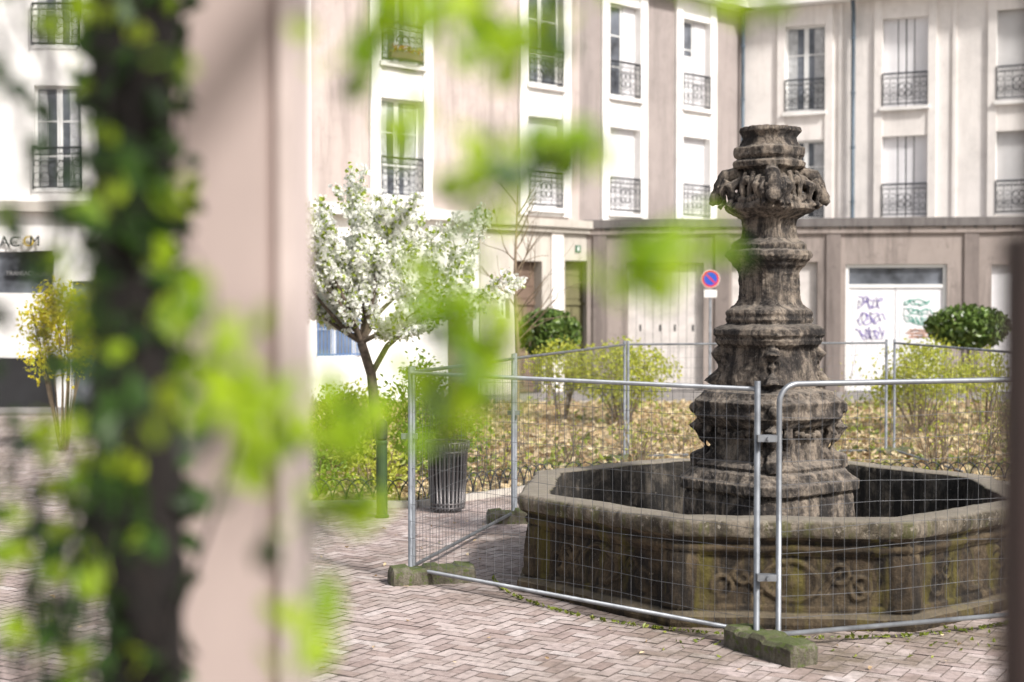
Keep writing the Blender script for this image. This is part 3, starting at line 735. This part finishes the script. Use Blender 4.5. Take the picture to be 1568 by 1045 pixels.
FG=M_leaf('climber_leaf',[(.40,.60,.02),(.56,.72,.03),(.26,.46,.02),(.62,.76,.07)],.6,.5)
FD=M_leaf('ivy_leaf',[(.012,.032,.006),(.025,.06,.009),(.06,.14,.016),(.018,.045,.009)],.3,.4)
e=empty('climbing_vine'); st=MB('stems',[BARKD]); LC=[]; LM=[]; LS=[]
K=.78
def kp(p): return Vector((p[0]*K,p[1]*K,2.55+(p[2]-2.55)*K if p[2]<3.2 else 3.5))
def strand(path,nleaf,dark=.15,r=.002,near=True):
    P=[kp(p) if near else Vector(p) for p in path]; pts=[]
    for a_,b_ in zip(P,P[1:]):
        for k in range(4): 
            t=k/4; pts.append(a_.lerp(b_,t)+Vector((random.gauss(0,.003),random.gauss(0,.01),random.gauss(0,.003))))
    pts.append(P[-1]); st.tube(pts,[r*(1-.5*i/len(pts)) for i in range(len(pts))],5,0,False)
def clump(x,y,z,r,n,dark=.1,size=.045,near=True):
    if near: x,y,z=kp((x,y,z)); n=max(2,int(n*1.8)); size=.040
    for _ in range(n):
        q=Vector([random.gauss(0,.5) for _ in range(3)])*r; LC.append((x+q.x,y+q.y*1.5,z+q.z)); LM.append(1 if random.random()<dark else 0); LS.append(size)
ZT=3.5
y=1.8
strand([(-.15,y,ZT),(-.152,y,2.905),(-.119,y,2.79),(-.152,y,2.765)],0)
clump(-.152,y,2.93,.045,9); clump(-.135,y,2.89,.03,5); clump(-.12,y,2.785,.025,3); clump(-.155,y,2.765,.015,1)
strand([(-.03,y,ZT),(-.036,y,2.95),(-.028,y,2.85)],0); clump(-.045,y,2.92,.045,11); clump(-.028,y,2.87,.03,6); clump(-.095,y,2.955,.02,3)
strand([(-.21,y,ZT),(-.2,y,2.85),(-.24,y,2.6),(-.218,y,2.42),(-.226,y,2.327),(-.185,y,2.29)],0)
clump(-.2,y,2.86,.04,7); clump(-.21,y,2.41,.045,10,.3); clump(-.225,y,2.32,.035,7,.3); clump(-.185,y,2.285,.02,3); clump(-.25,y,2.22,.02,2)
strand([(.04,y,ZT),(.045,y,2.89),(.05,y,2.73),(.005,y,2.72),(-.036,y,2.7),(-.09,y,2.62),(-.06,y,2.54),(-.06,y,2.47),(-.078,y,2.40)],0)
clump(.045,y,2.90,.035,9,.5); clump(.045,y,2.735,.03,7,.2); clump(.0,y,2.72,.045,11); clump(-.04,y,2.70,.035,7); clump(-.092,y,2.70,.015,2)
clump(-.094,y,2.585,.03,5); clump(-.055,y,2.55,.035,7); clump(-.058,y,2.48,.045,13,.2); clump(-.04,y,2.43,.03,6); clump(-.085,y,2.41,.035,7,.2); clump(-.14,y,2.46,.015,1); clump(-.06,y,2.515,.035,7)
strand([(.12,1.75,ZT),(.1,1.75,2.9),(.092,1.75,2.75),(.19,1.7,2.64),(.15,1.7,2.585)],0)
clump(.095,1.75,2.75,.022,4,.2); clump(.172,1.65,2.60,.045,10); clump(.205,1.65,2.625,.03,5); clump(.14,1.65,2.60,.02,2)
strand([(.28,y,ZT),(.29,y,2.95)],0); clump(.26,y,2.965,.05,11); clump(.33,y,2.97,.03,5); clump(.2,y,2.98,.03,5); clump(.10,y,2.985,.03,3)
strand([(-.42,y,ZT),(-.42,y,2.69),(-.385,y,2.55),(-.36,y,2.46),(-.317,y,2.40),(-.30,y,2.32),(-.317,y,2.24),(-.276,y,2.145),(-.3,y,1.9)],0)
for c_ in ((-.425,2.70,.03,2),(-.395,2.55,.03,4),(-.36,2.47,.05,11),(-.395,2.43,.04,6),(-.32,2.415,.045,9),(-.285,2.38,.035,4),(-.34,2.34,.04,4),(-.28,2.29,.03,2),(-.275,2.14,.04,6),(-.24,2.17,.02,2)): clump(c_[0],y,c_[1],c_[2],c_[3],.12)
clump(-.317,y,2.245,.018,3,1); clump(-.44,y,2.86,.03,2,.4)
for k in range(10):
    x0=random.uniform(-.76,-.50); yy=random.uniform(1.65,2.05)
    pth=[(x0+random.gauss(0,.02),yy,ZT)]; 
    for z in np.arange(3.2,1.6,-.2): pth.append((x0+random.gauss(0,.03),yy+random.gauss(0,.03),z))
    strand(pth,0,r=.004,near=False)
    for z in np.arange(3.1,1.75,-.055):
        if random.random()<.54: clump(x0+random.gauss(0,.035),yy,z,.03,random.randint(2,4),.75 if z>2.45 else .65,.046,False)
for k in range(700):
    z=random.uniform(1.2,3.4); a=random.uniform(0,2*math.pi); rr=random.uniform(.065,.10)
    if random.random()< .5 and z<2.5: continue
    LC.append((-.61+rr*math.cos(a),2.3+rr*math.sin(a),z)); LM.append(1 if random.random()<.95 else 0); LS.append(.05)
for k in range(10):
    x0=random.uniform(-.75,-.6); strand([(x0,2.2,.95),(x0+random.gauss(0,.05),2.2,1.6),(x0+random.gauss(0,.08),2.2,2.0),(x0+random.gauss(0,.1),2.2,2.35)],0,r=.006,near=False)
for k in range(36): clump(random.uniform(-.84,-.66),2.2,random.uniform(1.8,2.3),.03,2,.7,.045,False)
st.build(e); leaves('vine_leaves',LC,LS,[FG,FD],e,np.array(LM),0,.75)
e=empty('ivy_clad_tree'); mb=MB('trunk',[BARKD])
mb.tube([(-.605+.008*math.sin(z*4),2.3,z) for z in np.linspace(.9,3.9,16)],[.066+.006*math.sin(k*1.9) for k in range(16)],14); out=[]
for d_ in ((-1,.2,.8),(.6,.3,1),(-.4,-.3,1)): grow(mb,(-.6,2.3,3.8),d_,1.0,.04,1,out,.5,.1,3)
mb.build(e)
leaves('crown',[p+Vector([random.gauss(0,.06) for _ in range(3)]) for d_,pp in out for p in pp for _ in range(3)],.06,[MG],e)
# ------------------------------------------------------------ light, camera
s=Vector((.50,-.56,.66)).normalized()
sun=bpy.data.lights.new('sun','SUN'); sun.energy=4.9; sun.angle=math.radians(6); sun.color=(1,.96,.915)
so_=bpy.data.objects.new('sun',sun); COL.objects.link(so_); so_.rotation_euler=s.to_track_quat('Z','Y').to_euler()
w=bpy.data.worlds.new('World'); S.world=w; w.use_nodes=True; nt=w.node_tree
sky=nt.nodes.new('ShaderNodeTexSky'); sky.sky_type='NISHITA'; sky.sun_disc=False
sky.sun_elevation=math.asin(s.z); sky.sun_rotation=math.atan2(s.x,s.y); sky.dust_density=4; sky.air_density=1.0; sky.ozone_density=.6
hs=nt.nodes.new('ShaderNodeHueSaturation'); hs.inputs['Saturation'].default_value=.5
nt.links.new(sky.outputs[0],hs.inputs['Color']); nt.links.new(hs.outputs[0],nt.nodes['Background'].inputs[0]); nt.nodes['Background'].inputs[1].default_value=.15
cam=bpy.data.cameras.new('camera'); co=bpy.data.objects.new('camera',cam); COL.objects.link(co); S.camera=co
co.location=(0,0,2.55); co.rotation_euler=(math.radians(90-1.38),0,0); cam.lens=50; cam.sensor_width=36; cam.clip_end=2000; cam.clip_start=.05
cam.dof.use_dof=True; cam.dof.focus_distance=12.8; cam.dof.aperture_fstop=1.35; cam.dof.aperture_blades=0
S.view_settings.view_transform='Standard'; S.view_settings.look='None'; S.view_settings.exposure=0
